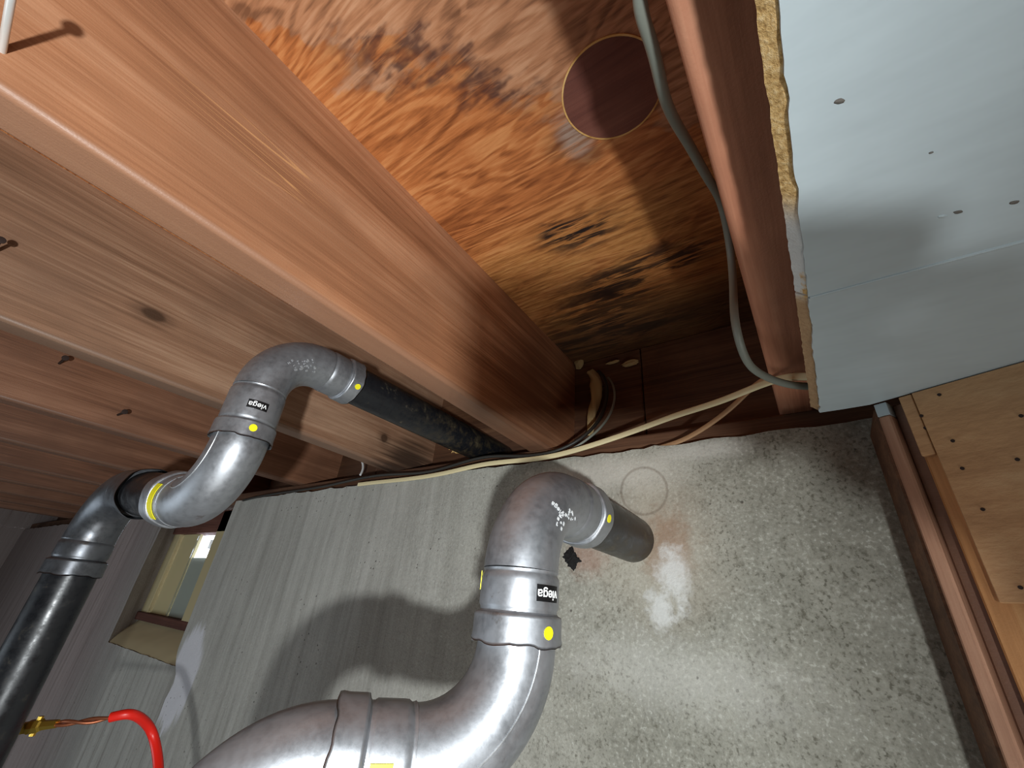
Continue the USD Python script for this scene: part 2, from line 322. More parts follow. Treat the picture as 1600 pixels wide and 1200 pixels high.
def glass_mat():
    g = G('window_glass'); t = g('transparent_bsdf', color=(.9, .93, .96)); s = g('glossy_bsdf', color=(1, 1, 1), roughness=.05)
    m = g('mix_closure', fac=.12, closure1=f'@{t}.BSDF', closure2=f'@{s}.BSDF')
    return usdkit.material(stage, '/World/Looks/window_glass', g.n, g.l, surface=f'{m}.closure')
GLASS = glass_mat()

# ------------------------------------------------------------------ structure
JB, PL, WY, WT = .2656, .5025, .592, .228        # underside of joists, underside of plywood, wall face, wall top
ceiling = thing('ceiling', 'stained orange plywood subfloor above the joists', kind='structure')
obj('plywood_sheet', box(-4.6, 3.0, -3.4, .775, PL, PL + .018), PLY_MAT, ceiling)
pl_c = np.array([-.083, .243])
plug = sg.Point(0, 0).buffer(1, 48); import shapely.affinity as sa
plug = sa.translate(sa.rotate(sa.scale(plug, .052, .050), 10), *pl_c)
obj('repair_plug', extrude(plug, PL - .0012, PL + .004), PLUG_MAT, ceiling, label='dark round repair plug let into the plywood')
def rough_ring(poly, w, z0, z1):
    return extrude(poly.buffer(w).difference(poly), z0, z1)
obj('plug_glue_line', rough_ring(plug, .0018, PL - .0016, PL + .002), CHIP_MAT, ceiling, label='pale splintered line around the round plug')

def rough_wall(x0, x1, z0, z1, y, thick, nx, nz, seed, amp=.002, edge=.004, left=None):
    """a wall slab with an uneven front and a ragged top edge"""
    xs, zs = np.linspace(x0, x1, nx), np.linspace(z0, z1, nz); X, Z = np.meshgrid(xs, zs, indexing='ij')
    Yv = y + amp * (meshkit.fbm(np.stack([X * 9, Z * 9, X * 0], -1), 4, seed) - .5) * 2
    zt = edge * (meshkit.fbm(np.stack([X * 60, X * 0, X * 0], -1), 4, seed + 3) - .5) * 2
    Z = Z + zt * ((Z - z0) / (z1 - z0)) ** 8
    if left is not None:
        w = np.clip(1 - (X - x0) / .25, 0, 1) ** 2; X = X + left(Z) * w
    Fv = np.stack([X, Yv, Z], -1).reshape(-1, 3); Bv = np.stack([X, np.full_like(X, y + thick), Z], -1).reshape(-1, 3); n = nx * nz
    i, j = np.meshgrid(np.arange(nx - 1), np.arange(nz - 1), indexing='ij'); a = (i * nz + j).ravel(); b, c, d = a + nz, a + nz + 1, a + 1
    F = [np.stack([a, b, c], 1), np.stack([a, c, d], 1), np.stack([a, c, b], 1) + n, np.stack([a, d, c], 1) + n]
    loop = np.r_[np.arange(nx) * nz, (nx - 1) * nz + np.arange(1, nz), (np.arange(nx - 2, -1, -1)) * nz + nz - 1, np.arange(nz - 2, 0, -1)]
    l2 = np.roll(loop, -1); F += [np.stack([loop, loop + n, l2 + n], 1), np.stack([loop, l2 + n, l2], 1)]
    m = trimesh.Trimesh(np.vstack([Fv, Bv]), np.vstack(F), process=False)
    return m
wall = thing('wall_back', 'grey concrete foundation wall with lime stains', kind='structure')
def ragged(Z):
    t = np.clip((-.17 - Z) / .05, 0, 1); return t * (.02 + .04 * meshkit.fbm(np.stack([Z * 26, Z * 0, Z * 0], -1), 4, 5))
obj('wall_face', rough_wall(-1.456, 2.6, -1.95, WT, WY, .20, 250, 130, 2, left=ragged), CONC, wall, smooth=30)
XL, XO, WY2, SZ = -4.6, -2.02, .604, -.200
obj('wall_face', rough_wall(-2.9, XO, -1.95, WT - .004, WY2, .07, 60, 90, 4), CONCL, wall, smooth=30)
obj('wall_face', rough_wall(XL, -2.9, -1.95, WT - .004, WY2, .20, 60, 90, 4), CONCL, wall, smooth=30)
obj('wall_face', rough_wall(XO, -1.30, -1.95, SZ, WY2, .20, 60, 90, 6, edge=.002), CONCL, wall, smooth=30)
sp = np.array([(XO, WY2 + .001, SZ - .004), (-1.40, WY2 + .001, SZ - .004), (-1.40, .672, -.118), (XO, .672, -.118), (XO, .80, -.118), (-1.40, .80, -.118)])
xs = np.linspace(XO, -1.40, 30); ys = np.linspace(0, 1, 9); V = []
for x in xs:
    for t in ys:
        y = WY2 + .002 + t * .075; z = SZ + .082 * t ** .8 + .006 * (meshkit.fbm(np.array([x * 14, t * 4, 0]), 3, 9) - .5); V.append((x, y, z))
ii, jj = np.meshgrid(np.arange(29), np.arange(8), indexing='ij'); a = (ii * 9 + jj).ravel(); Q = np.stack([a, a + 9, a + 10, a + 1], 1)
obj('sloped_sill', [tm((np.array(V), Q)), box(XO, -1.40, .675, .80, SZ, -.124)], SILL_C, wall, smooth=40, label='sloped mortar sill below the small window')

# joists: 16 inch centres, full 2 x 10
JX = [-.0065 + .0205 - .0 + .4064 * 0]
JX = [-.0065 - .4064 * k for k in range(0, 11)]     # left face of each... kept as right joist, first, second ...
joist_labels = ['pinkish joist running between the grey cable and the white panel', 'reddish joist bordering the stained plywood, a bright nail in its side',
                'brown joist with a dark knot, behind the black pipe', 'third joist from the stained plywood, two dark nails in its side',
                'fourth joist from the stained plywood, above the lower elbow', 'fifth joist from the stained plywood, dim, above the pipe corner'] + [f'dim {q} joist from the stained plywood, far left' for q in ('sixth', 'seventh', 'eighth', 'ninth')]
mats = [J0_MAT, J1_MAT, J2_MAT, J3_MAT, J3_MAT, J3_MAT]
def joist_mesh(x0, x1, y0=-3.4, y1=.735):
    if abs(x1 + .3719) < .001: x0 -= .0028
    r = .006; pts = []
    sec = [(x0, PL), (x0, JB + r)] + [(x0 + r - r * math.cos(t), JB + r - r * math.sin(t)) for t in np.linspace(.3, 1.27, 4)] + [(x0 + r, JB), (x1 - r, JB)] + \
          [(x1 - r + r * math.sin(t), JB + r - r * math.cos(t)) for t in np.linspace(.3, 1.27, 4)] + [(x1, JB + r), (x1, PL)]
    ny = 90; yy = np.linspace(y0, y1, ny); n = len(sec); V = []
    for y in yy:
        wv = .0012 * (meshkit.fbm(np.array([y * 2.0, x0 * 3, 0]), 3, 5) - .5) * 2
        V += [(a + wv, y, b + (wv if b < JB + .02 else 0)) for a, b in sec]
    V = np.array(V); F = []
    for i in range(ny - 1):
        for j in range(n):
            a, b = i * n + j, i * n + (j + 1) % n; F += [(a, b, b + n), (a, b + n, a + n)]
    F += [(0, j + 1, j) for j in range(1, n - 1)]; e = (ny - 1) * n; F += [(e, e + j, e + j + 1) for j in range(1, n - 1)]
    m = trimesh.Trimesh(V, F, process=False)
    if m.volume < 0: m.invert()
    return m
for k in range(10):
    xr = .0345 - .4064 * k
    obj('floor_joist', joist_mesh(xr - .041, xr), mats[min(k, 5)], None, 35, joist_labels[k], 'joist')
SY, RY = .628, .735
obj('mud_sill', bbox(XL, 2.6, SY, SY + .14, WT + .002, JB, .003), RIM_MAT, label='old wooden sill plate lying on the concrete wall', cat='sill plate')
rim = thing('rim_board', 'dark old rim boards closing the joist bays above the wall', 'board')
for x0, x1 in ((XL, -1.0), (-.998, -.2245), (-.2225, .6), (.602, 2.6)):
    obj('plank', bbox(x0, x1, RY, RY + .04, JB, PL, .002), RIM_MAT, rim)
obj('added_backing', box(XL, 2.6, RY + .0402, RY + .06, JB, PL), RIM_MAT, rim)  # added board that blocks sky light leaking between the planks
obj('floor', box(XL, 2.6, -3.4, .6, -1.99, -1.95), CONC, kind='structure', label='concrete basement floor')
obj('wall_left', box(XL - .1, XL, -3.4, .8, -1.95, .52), CONCL, kind='structure', label='far left basement wall')
obj('wall_right', box(2.6, 2.7, -3.4, .8, -1.95, .52), CONC, kind='structure', label='far right basement wall')
obj('wall_front', box(XL, 2.6, -3.5, -3.4, -1.95, .52), CONC, kind='structure', label='basement wall opposite the foundation wall')

# window in the recess
win = thing('window_1', 'small basement window deep in the wall, mostly boarded, one bright gap', kind='structure')
wy = .669
obj('stile', bbox(XO, -1.965, wy - .012, wy + .03, -.118, .22), FRAME, win)
obj('stile', bbox(-1.962, -1.825, wy + .000, wy + .012, -.112, .20), BOARD, win, label='beige board closing the left half of the window')
obj('stile', bbox(-1.652, -1.40, wy - .02, wy + .03, -.118, .22), FRAME, win)
obj('bottom_rail', bbox(XO, -1.40, wy - .022, wy + .03, -.132, -.108), WSILL, win, label='dark crumbling bottom rail')
obj('top_rail', bbox(XO, -1.40, wy - .02, wy + .03, .150, .222), WSILL, win)
obj('card', bbox(-1.823, -1.665, wy + .004, wy + .010, -.110, .072, .001), CARD, win, label='pale card behind the glass')
obj('card', bbox(-1.800, -1.72, wy + .03, wy + .034, .105, .135, .001), LABEL_W, win)
obj('pane', box(-1.823, -1.655, wy - .004, wy - .001, -.110, .150), GLASS, win)
obj('mullion', bbox(-1.658, -1.650, wy - .014, wy + .014, -.112, .152, .001), DARKM, win)

# ------------------------------------------------------------------ white ceiling panel on the right
PB, PT = .210, .229
def edge_pts(y0, y1, x, n, seed, a=.0016):
    ys = np.linspace(y0, y1, n); return [(x + a * (meshkit.fbm(np.array([y * 120, seed, 0.]), 4, seed) - .5) * 2, y) for y in ys]
def panel_board(pts_low, y0, y1, label, seed):
    """a painted board whose left edge is broken off at a slant, showing tan fibre"""
    t = thing('ceiling_panel', label, 'panel')
    low = sg.Polygon(pts_low); obj('painted_face', extrude(low, PB - .0012, PB + .0008), PANEL, t)
    core = low.intersection(sg.box(.0312, -9, 9, 9)).buffer(-.0005); obj('core', extrude(core, PB + .0008, PT), FIBRE, t)
    n = int((y1 - y0) / .002); ys = np.linspace(y0, y1, n); V = []
    for y in ys:
        j = (meshkit.fbm(np.array([y * 160, seed, 0.]), 4, seed) - .5); j2 = (meshkit.fbm(np.array([y * 60, seed, 4.]), 4, seed + 1) - .5)
        V += [(.0312, y, PB + .0008), (.0299 + .0005 * j2, y, PB + .0009), (.0290 + .0004 * j, y, PB + .0016), (.0237 + .0014 * j, y, PB + .0068 + .001 * j2), (.0250 + .001 * j, y, PB + .0095), (.0268, y, PT), (.0312, y, PT)]
    F = []; m = 7
    for i in range(n - 1):
        for k in range(m):
            a, b = i * m + k, i * m + (k + 1) % m; F += [(a, b, b + m), (a, b + m, a + m)]
    F += [(0, k + 1, k) for k in range(1, m - 1)]; e = (n - 1) * m; F += [(e, e + k, e + k + 1) for k in range(1, m - 1)]
    me = trimesh.Trimesh(np.array(V), F, process=False)
    if me.volume < 0: me.invert()
    obj('torn_edge', me, FIBRE, t, label='tan torn fibre edge')
    return t
u_ = np.array([.908, -.418]); o_ = np.array([.0755, .505])
cut = [tuple(o_ + u_ * .02 - np.array([.418, .908]) * .001), tuple(o_ + u_ * 2.6 - np.array([.418, .908]) * .001)]
seam = .297
def far_edge():
    pts = [(.0300, .506), (.050, .5055), (.071, .504)]
    for s in np.linspace(.02, .35, 40):
        q = o_ + u_ * s - np.array([.418, .908]) * (.0012 + .0015 * meshkit.fbm(np.array([s * 60, 1, 0.]), 3, 3)); pts.append(tuple(q))
    return [p for p in pts if p[1] > seam + .002]
near = edge_pts(-2.6, seam - .0012, .0302, 500, 1) + [(2.4, seam - .0012), (2.4, -2.6)]
panel_board(near, -2.6, seam - .0012, 'white painted ceiling panel nearest the camera, tan broken fibre edge', 1)
fe = far_edge(); end = o_ + u_ * ((o_[1] - seam - .002) / .418)
farp = edge_pts(seam + .0012, .505, .0302, 60, 2) + fe + [(end[0] - .004, seam + .0012)]
panel_board(farp, seam + .0012, .5045, 'white painted ceiling panel strip next to the concrete wall, beyond the seam', 2)
obj('seam_bead', sweep(np.array([(x, seam, PB - .0010) for x in np.linspace(.031, 2.3, 30)]), .0013, 8), PANEL, stage.GetPrimAtPath('/World/ceiling_panel'), 40, label='white paint bead along the seam')
# furring strips that carry the panel
obj('furring_strip', bbox(.06, .24, .37, .43, PT, JB, .002), RIM_MAT, None, False, 'wooden strip above the panel part next to the concrete wall', 'strip')
obj('furring_strip', bbox(.06, 2.3, -.08, -.02, PT, JB, .002), RIM_MAT, None, False, 'wooden strip above the panel nearest the camera', 'strip')
# chips and dents in the paint
for i, (u, v, a) in enumerate([(1312, 158, .5), (1472, 338, .5), (1585, 316, .45), (1497, 331, .5), (1455, 238, .3)]):
    c = on(u, v, 'z', PB - .0012); s = .0022 if i < 4 else .0009
    m = lump((0, 0, 0), 1, i, (s, s * .5, .0007), .3, 2); m.apply_transform(trimesh.transformations.rotation_matrix(a, (0, 0, 1))); m.apply_translation(c)
    par = stage.GetPrimAtPath('/World/ceiling_panel'); obj('paint_chip', m, CHIPD if i != 1 else PANEL, par)

# ------------------------------------------------------------------ boarded partition on the right
def part_box(u0, u1, n0, n1, z0, z1, c=.0015):
    b = bbox(u0, u1, n0, n1, z0, z1, c); v = b.vertices.copy(); P = np.zeros_like(v)
    P[:, 0] = o_[0] + u_[0] * v[:, 0] + .418 * v[:, 1]; P[:, 1] = o_[1] + u_[1] * v[:, 0] + .908 * v[:, 1]; P[:, 2] = v[:, 2]
    return trimesh.Trimesh(P, b.faces, process=False)
part = thing('partition', 'wooden partition of batten, stud and brown plywood meeting the concrete wall', 'partition')
obj('batten', part_box(-.0015, .0085, 0, .045, -1.95, PB - .0145), POST_MAT, part, label='narrow pinkish wood batten along the concrete')
obj('batten_tip', part_box(-.0014, .0086, -.0002, .045, PB - .0145, PB - .0015, .0003), PANEL, part, label='white painted top end of the batten')
obj('backing_stud', bbox(.0738, .112, .513, .589, -1.95, PB - .002), RIM_MAT, part, label='stud side toned dark for shade, between batten and concrete')  # darker wood puts the shade of this side into its colour
obj('spacer', part_box(.0085, .0195, .011, .045, -1.95, PB - .002), J3_MAT, part)
obj('stud', part_box(.0195, .36, .002, .045, -1.95, PB - .002), STUD_MAT, part, label='yellowish stud face')
obj('plywood_sheet', part_box(.0300, .36, -.0045, .002, .0338, PB - .002, .0006), PLYW_MAT, part, label='brown plywood sheet with dark nail heads')
obj('edge_strip', part_box(.0195, .0292, -.003, .002, .1495, PB - .002, .0006), PLYW_MAT, part)
for (u, v) in [(1468, 617), (1489, 689), (1504, 732), (1536, 796), (1590, 718), (1596, 650), (1595, 918), (1440, 650), (1445, 668)]:
    d = ray(u, v); n = np.array([.418, .908, 0]); P = d * ((np.array([*o_, 0]) @ n - .0045) / (d @ n)); uu = (P - np.array([*o_, 0])) @ np.array([*u_, 0])
    off = -.0052 if uu > .0300 else -.0035
    m = trimesh.creation.cylinder(radius=.0013, height=.0014, sections=14); m.apply_transform(trimesh.geometry.align_vectors([0, 0, 1], -n)); m.apply_translation(np.array([*(o_ + u_ * uu), P[2]]) + n * (off + .0004))
    obj('nail_head', m, RUST, part)

# ------------------------------------------------------------------ pipes and press fittings
PR = .030                                      # outer radius of the steel pipe
def arc(C, a, b, r, n=26):
    """quarter bend at corner C from direction a (incoming, towards C) to direction b (outgoing)"""
    a, b = np.asarray(a, float) / np.linalg.norm(a), np.asarray(b, float) / np.linalg.norm(b); ang = math.acos(np.clip(a @ b, -1, 1)); t = r * math.tan(ang / 2)
    nrm = b - (a @ b) * a; nrm /= np.linalg.norm(nrm); ctr = C - a * t + nrm * r
    return [ctr - nrm * r * math.cos(s) + a * r * math.sin(s) for s in np.linspace(0, ang, n)], t
def socket(start, d, par, mat, seed, body=.030, rim=.022, name='socket'):
    """press socket: bead groove, body and the crimped rim; starts at the bend's end and runs along d"""
    d = np.asarray(d, float) / np.linalg.norm(d); prof = [(0, PR + .0012), (.0015, PR + .0006), (.003, PR + .0006), (.0048, PR + .0019), (.008, PR + .0021), (body - .004, PR + .0021), (body - .002, PR + .0009), (body, PR + .0009), (body + .0012, PR + .0022)]
    obj('socket', sweep([start + d * a for a, _ in prof], [r for _, r in prof], 48), mat, par, 40)
    L = body + rim
    def wob(i, th): return .0005 * np.sin(th * 6 + seed) if 1 <= i <= 6 else 0 * th
    pr = [(body + .001, PR + .0018), (body + .002, PR + .0042), (body + .004, PR + .0046), (L - .006, PR + .0046), (L - .002, PR + .0052), (L, PR + .0048), (L, PR + .0012)]
    m = sweep([start + d * a for a, _ in pr], [r for _, r in pr], 72, True, wob)
    v = m.vertices; s = (v - start) @ d; A = np.cross(d, [.3, .5, .8]); A /= np.linalg.norm(A); B = np.cross(d, A); th = np.arctan2((v - start) @ B, (v - start) @ A)
    k = np.clip((s - (L - .005)) / .004, 0, 1); tooth = .0007 * np.tanh(4 * np.sin(th * 5 + seed)) + .0004 * np.sin(th * 11 + seed); m.vertices = v + d * (k * tooth)[:, None]
    obj('press_rim', m, mat, par, True); return start + d * L
def cyl_patch(C, d, out, ang, w, h, r, thick=.0006, n=10):
    """a thin plate bent round the pipe: C on the axis, d axis, out the facing direction, w round the pipe, h along it"""
    d = np.asarray(d, float) / np.linalg.norm(d); out = np.asarray(out, float); out = out - (out @ d) * d; out /= np.linalg.norm(out); sd = np.cross(d, out)
    T = np.linspace(-w / 2 / r, w / 2 / r, n) + ang; V = []
    for rr in (r, r + thick):
        for t in T:
            for s in (-h / 2, h / 2): V.append(C + d * s + rr * (math.cos(t) * out + math.sin(t) * sd))
    V = np.array(V); return tm(m3.Manifold.hull_points(V)) if w / r < .25 else bent(V, n)
def bent(V, n):
    F = []; k = 2 * n
    for i in range(n - 1):
        a = 2 * i; F += [(a, a + 1, a + 3), (a, a + 3, a + 2), (k + a, k + a + 3, k + a + 1), (k + a, k + a + 2, k + a + 3), (a, a + 2, k + a + 2), (a, k + a + 2, k + a), (a + 1, k + a + 3, a + 3), (a + 1, k + a + 1, k + a + 3)]
    F += [(0, k, k + 1), (0, k + 1, 1), (2 * n - 2, 2 * n - 1, k + 2 * n - 1), (2 * n - 2, k + 2 * n - 1, k + 2 * n - 2)]
    m = trimesh.Trimesh(V, F, process=False); m.fix_normals(); return m
def wrap_text(text, height, C, d, out, ang, r, right, bold=True):
    """lettering bent on the pipe; right: +1 or -1, the sense in which it reads round the pipe"""
    m = meshkit.text_mesh(text, height, .0003, bold); v = m.vertices; w = v[:, 0].max(); x, y, z = v[:, 0] - w / 2, v[:, 1] - height * .36, v[:, 2]
    d = np.asarray(d, float) / np.linalg.norm(d); out = np.asarray(out, float); out = out - (out @ d) * d; out /= np.linalg.norm(out); sd = np.cross(d, out)
    t = ang + right * x / r; rr = r + z
    m.vertices = C + np.outer(y * right, d) + (rr * np.cos(t))[:, None] * out + (rr * np.sin(t))[:, None] * sd
    m.fix_normals(); return m
def disc_patch(C, d, out, ang, rad, r, thick=.0006):
    d = np.asarray(d, float) / np.linalg.norm(d); out = np.asarray(out, float); out = out - (out @ d) * d; out /= np.linalg.norm(out); sd = np.cross(d, out)
    n = math.cos(ang) * out + math.sin(ang) * sd; m = trimesh.creation.cylinder(radius=rad, height=thick * 2, sections=24); m.apply_transform(trimesh.geometry.align_vectors([0, 0, 1], n)); m.apply_translation(C + n * r); return m
TB = .070                                      # tangent length of the bends
DN = np.array([0, 0, -1.])
def to_cam(C): return -np.asarray(C, float)
def elbow(par, C, a, b, label, seed, r=TB, pr=PR, first='socket', second='socket', mat=ZINC, body1=.030, body2=.030):
    """elbow at C from a to b; first/second: which ends carry press sockets (else plain spigots)"""
    path, t = arc(np.asarray(C, float), a, b, r); e = thing_child(par, 'elbow', label)
    a = np.asarray(a, float) / np.linalg.norm(a); b = np.asarray(b, float) / np.linalg.norm(b)
    full = ([path[0] - a * .03] if first == 'spigot' else []) + path + ([path[-1] + b * .03] if second == 'spigot' else [])
    rad = PR + .0012 if (first == 'socket' and second == 'socket') else PR + .0004
    obj('bend', sweep(full, rad, 48), mat, e, 40)
    ends = []
    if first == 'socket': ends.append(socket(path[0], -a, e, mat, seed, body1))
    if second == 'socket': ends.append(socket(path[-1], b, e, mat, seed + 2, body2))
    return e, path, ends
def thing_child(par, name, label=None):
    p = UsdGeom.Xform.Define(stage, unique(str(par.GetPath()), name)).GetPrim(); tag(p, label); return p

def pipe_run(label, wall_y, C1, C2, C3, stub_mat, low, body1, yellow_wrap, slope=0.):
    t = thing('pipe_run', label, 'pipe')
    C1, C2, C3 = map(lambda q: np.array(q, float), (C1, C2, C3))
    a1 = C1 - np.array([C1[0], wall_y, C1[2] + slope]); a1 /= np.linalg.norm(a1); v = (C2 - C1) / np.linalg.norm(C2 - C1); h = (C3 - C2) / np.linalg.norm(C3 - C2); dn = low - C3; dn = dn / np.linalg.norm(dn)
    e1, p1, ends1 = elbow(t, C1, a1, v, 'upper elbow with press rims at both ends', 1, body2=body1, mat=ZINC)
    obj('pipe', sweep([np.array([C1[0], wall_y, C1[2] + slope]), ends1[0] + a1 * .006], PR, 48), stub_mat, t, 40, label='black steel pipe going through the wall')
    return t, e1, p1, ends1, a1, v, h, dn
# right run: out of the concrete, down, to the left and down again
rt, e1, p1, en1, a1, v, h, dn = pipe_run('grey press-fitted pipe run coming out of the concrete wall', .62, (-.2106, .320, .0997), (-.2106, .320, -.0918), (-.326, .1695, -.0918), BLACKD, np.array([-.326, .1695, -1.2]), .030, False)
C1, C2, C3 = np.array([-.2106, .320, .0997]), np.array([-.2106, .320, -.0918]), np.array([-.326, .1695, -.0918])
e2, p2, en2 = elbow(t_ := rt, C2, v, h, 'lower street elbow below the upper one', 3, first='spigot')
e3, p3, en3 = elbow(rt, C3, h, dn, 'street elbow turning down at the picture edge', 5, first='spigot', second='socket')
obj('pipe', sweep([en3[0] - dn * .006, C3 + dn * 1.83], PR, 48), BLACK, rt, 40)
def seam(par, path, ang, ref):
    P, T, A, B = frames(path); out = []
    for p, t in zip(P, T):
        o = np.asarray(ref, float) - (np.asarray(ref, float) @ t) * t; o /= np.linalg.norm(o); q = np.cross(t, o); out.append(p + (PR + .0003) * (math.cos(ang) * o + math.sin(ang) * q))
    obj('weld_seam', sweep(out, .0009, 8), ZINC_D, par, 40)
seam(e2, p2, -.62, to_cam(C2)); 
# marks on the right run
zc = .0135; Cl = np.array([C1[0], C1[1], zc]); out = to_cam(Cl)
lab = cyl_patch(Cl, [0, 0, 1], out, .76, .0225, .0115, PR + .0022); obj('label_plate', lab, LABEL_K, e1)
obj('lettering', wrap_text('viega', .0062, Cl, [0, 0, 1], out, .76, PR + .0029, -1), LABEL_W, e1)
Cd = np.array([C1[0], C1[1], -.0125]); obj('tag_dot', disc_patch(Cd, [0, 0, 1], to_cam(Cd), .72, .0044, PR + .0048), YELLOW, e1)
Cd = en1[0] + a1 * .012; obj('tag_dot', disc_patch(Cd, a1, to_cam(Cd), .25, .0042, PR + .0048), YELLOW, e1)
Cd = np.array([C1[0], C1[1], .020]); obj('yellow_mark', cyl_patch(Cd, [0, 0, 1], to_cam(Cd), -1.5, .006, .014, PR + .0022), YELLOW, e1)
Cd = C2 + h * (TB + .020); obj('yellow_tag', cyl_patch(Cd, h, to_cam(Cd), -.40, .022, .0135, PR + .0024), YELLOW, e2)

# left run
L1, L2, L3 = (-.554, .203, .290), (-.554, .206, .076), (-.900, .190, .120)
lowL = np.array([-.900, .190, -1.2])
lt, f1, q1, fn1, la1, lv, lh, ldn = pipe_run('grey and black pipe run hanging between the wooden joists at left', .735, L1, L2, L3, BLACKD, lowL, .046, True, slope=.012)
L1, L2, L3 = map(np.array, (L1, L2, L3))
f2, q2, fn2 = elbow(lt, L2, lv, lh, 'lower street elbow with a yellow tag', 4, first='spigot', body2=.020)
f3, q3, fn3 = elbow(lt, L3, lh, ldn, 'dark shiny elbow turning down to the black pipe', 6, mat=ZINC_K, body1=.036, body2=.026)
obj('pipe', sweep([fn2[0] - lh * .006, fn3[0] + lh * .006], PR, 48), BLACK, lt, 40, label='short black nipple between two elbows')
obj('pipe', sweep([fn3[1] - ldn * .006, L3 + ldn * 2.045], PR, 48), BLACK, lt, 40, label='glossy black pipe going down to the floor')
seam(f2, q2, .95, to_cam(L2))
Cl = q1[-1] + lv * .028; out = to_cam(Cl)
obj('label_plate', cyl_patch(Cl, -lv, out, .10, .0225, .0105, PR + .0022), LABEL_K, f1)
obj('lettering', wrap_text('viega', .0058, Cl, -lv, out, .10, PR + .0029, -1), LABEL_W, f1)
Cd = fn1[1] - lv * .011; obj('tag_dot', disc_patch(Cd, -lv, to_cam(Cd), .20, .0044, PR + .0048), YELLOW, f1)
Cd = fn1[0] + la1 * .008; obj('tag_dot', disc_patch(Cd, la1, to_cam(Cd), .0, .0044, PR + .0048), YELLOW, f1)
Cd = q2[-1] + lh * .0125; yt = cyl_patch(Cd, lh, to_cam(Cd), -.25, .044, .0145, PR + .0024); obj('yellow_tag', yt, YELLOW, f2)
# printed marks along the right upper elbow (worn white lettering, upside down) and faint ones on the left elbow
def bend_marks(path, par, spots, mat, up):
    for (k, ang, txt, h_) in spots:
        C = path[k]; d = path[k + 1] - path[k - 1]; obj('printed_mark', wrap_text(txt, h_, C, d, to_cam(C), ang, PR + .0014, up, True), mat, par)
bend_marks(p1[::-1], e1, [(11, .42, 'viega', .0042)], PRINT, -1)
rg = random.Random(4)
for k in range(26):
    i = 8 + k % 9; C = p1[::-1][i]; d = p1[::-1][i + 1] - p1[::-1][i - 1]; ang = .62 + .34 * rg.random()
    obj_m = cyl_patch(C + (p1[::-1][i + 1] - C) * rg.random(), d, to_cam(C), ang, .0012 + .0016 * rg.random(), .0008 + .002 * rg.random(), PR + .0013, .0003, 3)
    if k == 0: marks = []
    marks.append(obj_m)
obj('worn_print', marks, PRINT, e1, label='worn white print on the elbow')
marks = []
for k in range(34):
    i = 9 + k % 9; C = q1[::-1][i]; d = q1[::-1][i + 1] - q1[::-1][i - 1]; ang = -.15 + .55 * rg.random()
    marks.append(cyl_patch(C + (q1[::-1][i + 1] - C) * rg.random(), d, to_cam(C), ang, .001 + .002 * rg.random(), .0008 + .0022 * rg.random(), PR + .0013, .0003, 3))
obj('worn_print', marks, zinc('print_grey', lin(196, 198, 200), .5), f1, label='faint grey print on the elbow')

# hole and debris where the right pipe leaves the wall
c = on(893, 873, 'y', WY - .001)
hole = lump((0, 0, 0), 1, 11, (.009, .0028, .010), 1.5, 4); hole.apply_translation(c); obj('wall_hole', hole, DARKM, wall, 40, label='small black broken hole in the concrete')

# ------------------------------------------------------------------ cables
def px(*pts): return [ray(u, v) / ray(u, v)['xyz'.index(a)] * val if a in 'xyz' else None for (u, v, a, val) in pts]
c1 = px((1003, -40, 'z', .30), (1000, 0, 'z', .30), (1015, 60, 'z', .305), (1038, 150, 'z', .32), (1073, 220, 'z', .345), (1107, 280, 'z', .365), (1130, 330, 'z', .385), (1142, 400, 'z', .365), (1146, 460, 'z', .315), (1152, 520, 'z', .262), (1168, 565, 'z', .243), (1192, 586, 'z', .240), (1230, 600, 'z', .240), (1285, 603, 'z', .240))
obj('cable', sweep(spline(c1, 160), .0040, 14), CABLE_G, None, 40, 'grey-green round cable running along the pinkish joist', 'cable')
for k, (u, v, z) in enumerate([(1030, 105, .312), (1143, 420, .352)]):
    pass
c2 = px((560, 757, 'y', .585), (640, 748, 'y', .586), (700, 738, 'y', .582), (760, 725, 'y', .580), (860, 713, 'y', .580), (930, 694, 'y', .585), (1000, 670, 'y', .585), (1060, 648, 'y', .57), (1130, 625, 'y', .55), (1185, 603, 'y', .53), (1230, 590, 'y', .50), (1290, 590, 'y', .48))
obj('cable', ribbon(spline(c2, 120), .0088, .0046), CABLE_C, None, 40, 'cream flat cable draped along the top of the concrete wall', 'cable')
c3 = px((950, 722, 'y', .600), (1010, 704, 'y', .604), (1060, 690, 'y', .592), (1110, 662, 'y', .575), (1150, 630, 'y', .565), (1180, 602, 'y', .562), (1210, 585, 'y', .555), (1240, 579, 'y', .55), (1290, 585, 'y', .545))
obj('cable', ribbon(spline(c3, 90), .0068, .0044), CABLE_T, None, 40, 'tan cable looping below the cream one', 'cable')
c4 = px((380, 782, 'y', .588), (440, 770, 'y', .586), (520, 757, 'y', .584), (600, 742, 'y', .584), (680, 735, 'y', .588), (760, 714, 'y', .596), (860, 707, 'y', .60), (900, 690, 'y', .61), (930, 664, 'y', .63), (945, 635, 'y', .66), (948, 604, 'y', .69), (935, 580, 'y', .72))
obj('cable', sweep(spline(c4, 110), .0030, 12), CABLE_K, None, 40, 'dark thin cable curling up to the foam in the corner', 'cable')
c5 = px((868, 712, 'y', .60), (905, 695, 'y', .606), (938, 668, 'y', .622), (956, 640, 'y', .65), (960, 612, 'y', .68), (950, 590, 'y', .71))
obj('cable', sweep(spline(c5, 60), .0022, 10), CABLE_G, None, 40, 'thin grey-green wire beside the dark curling cable', 'cable')
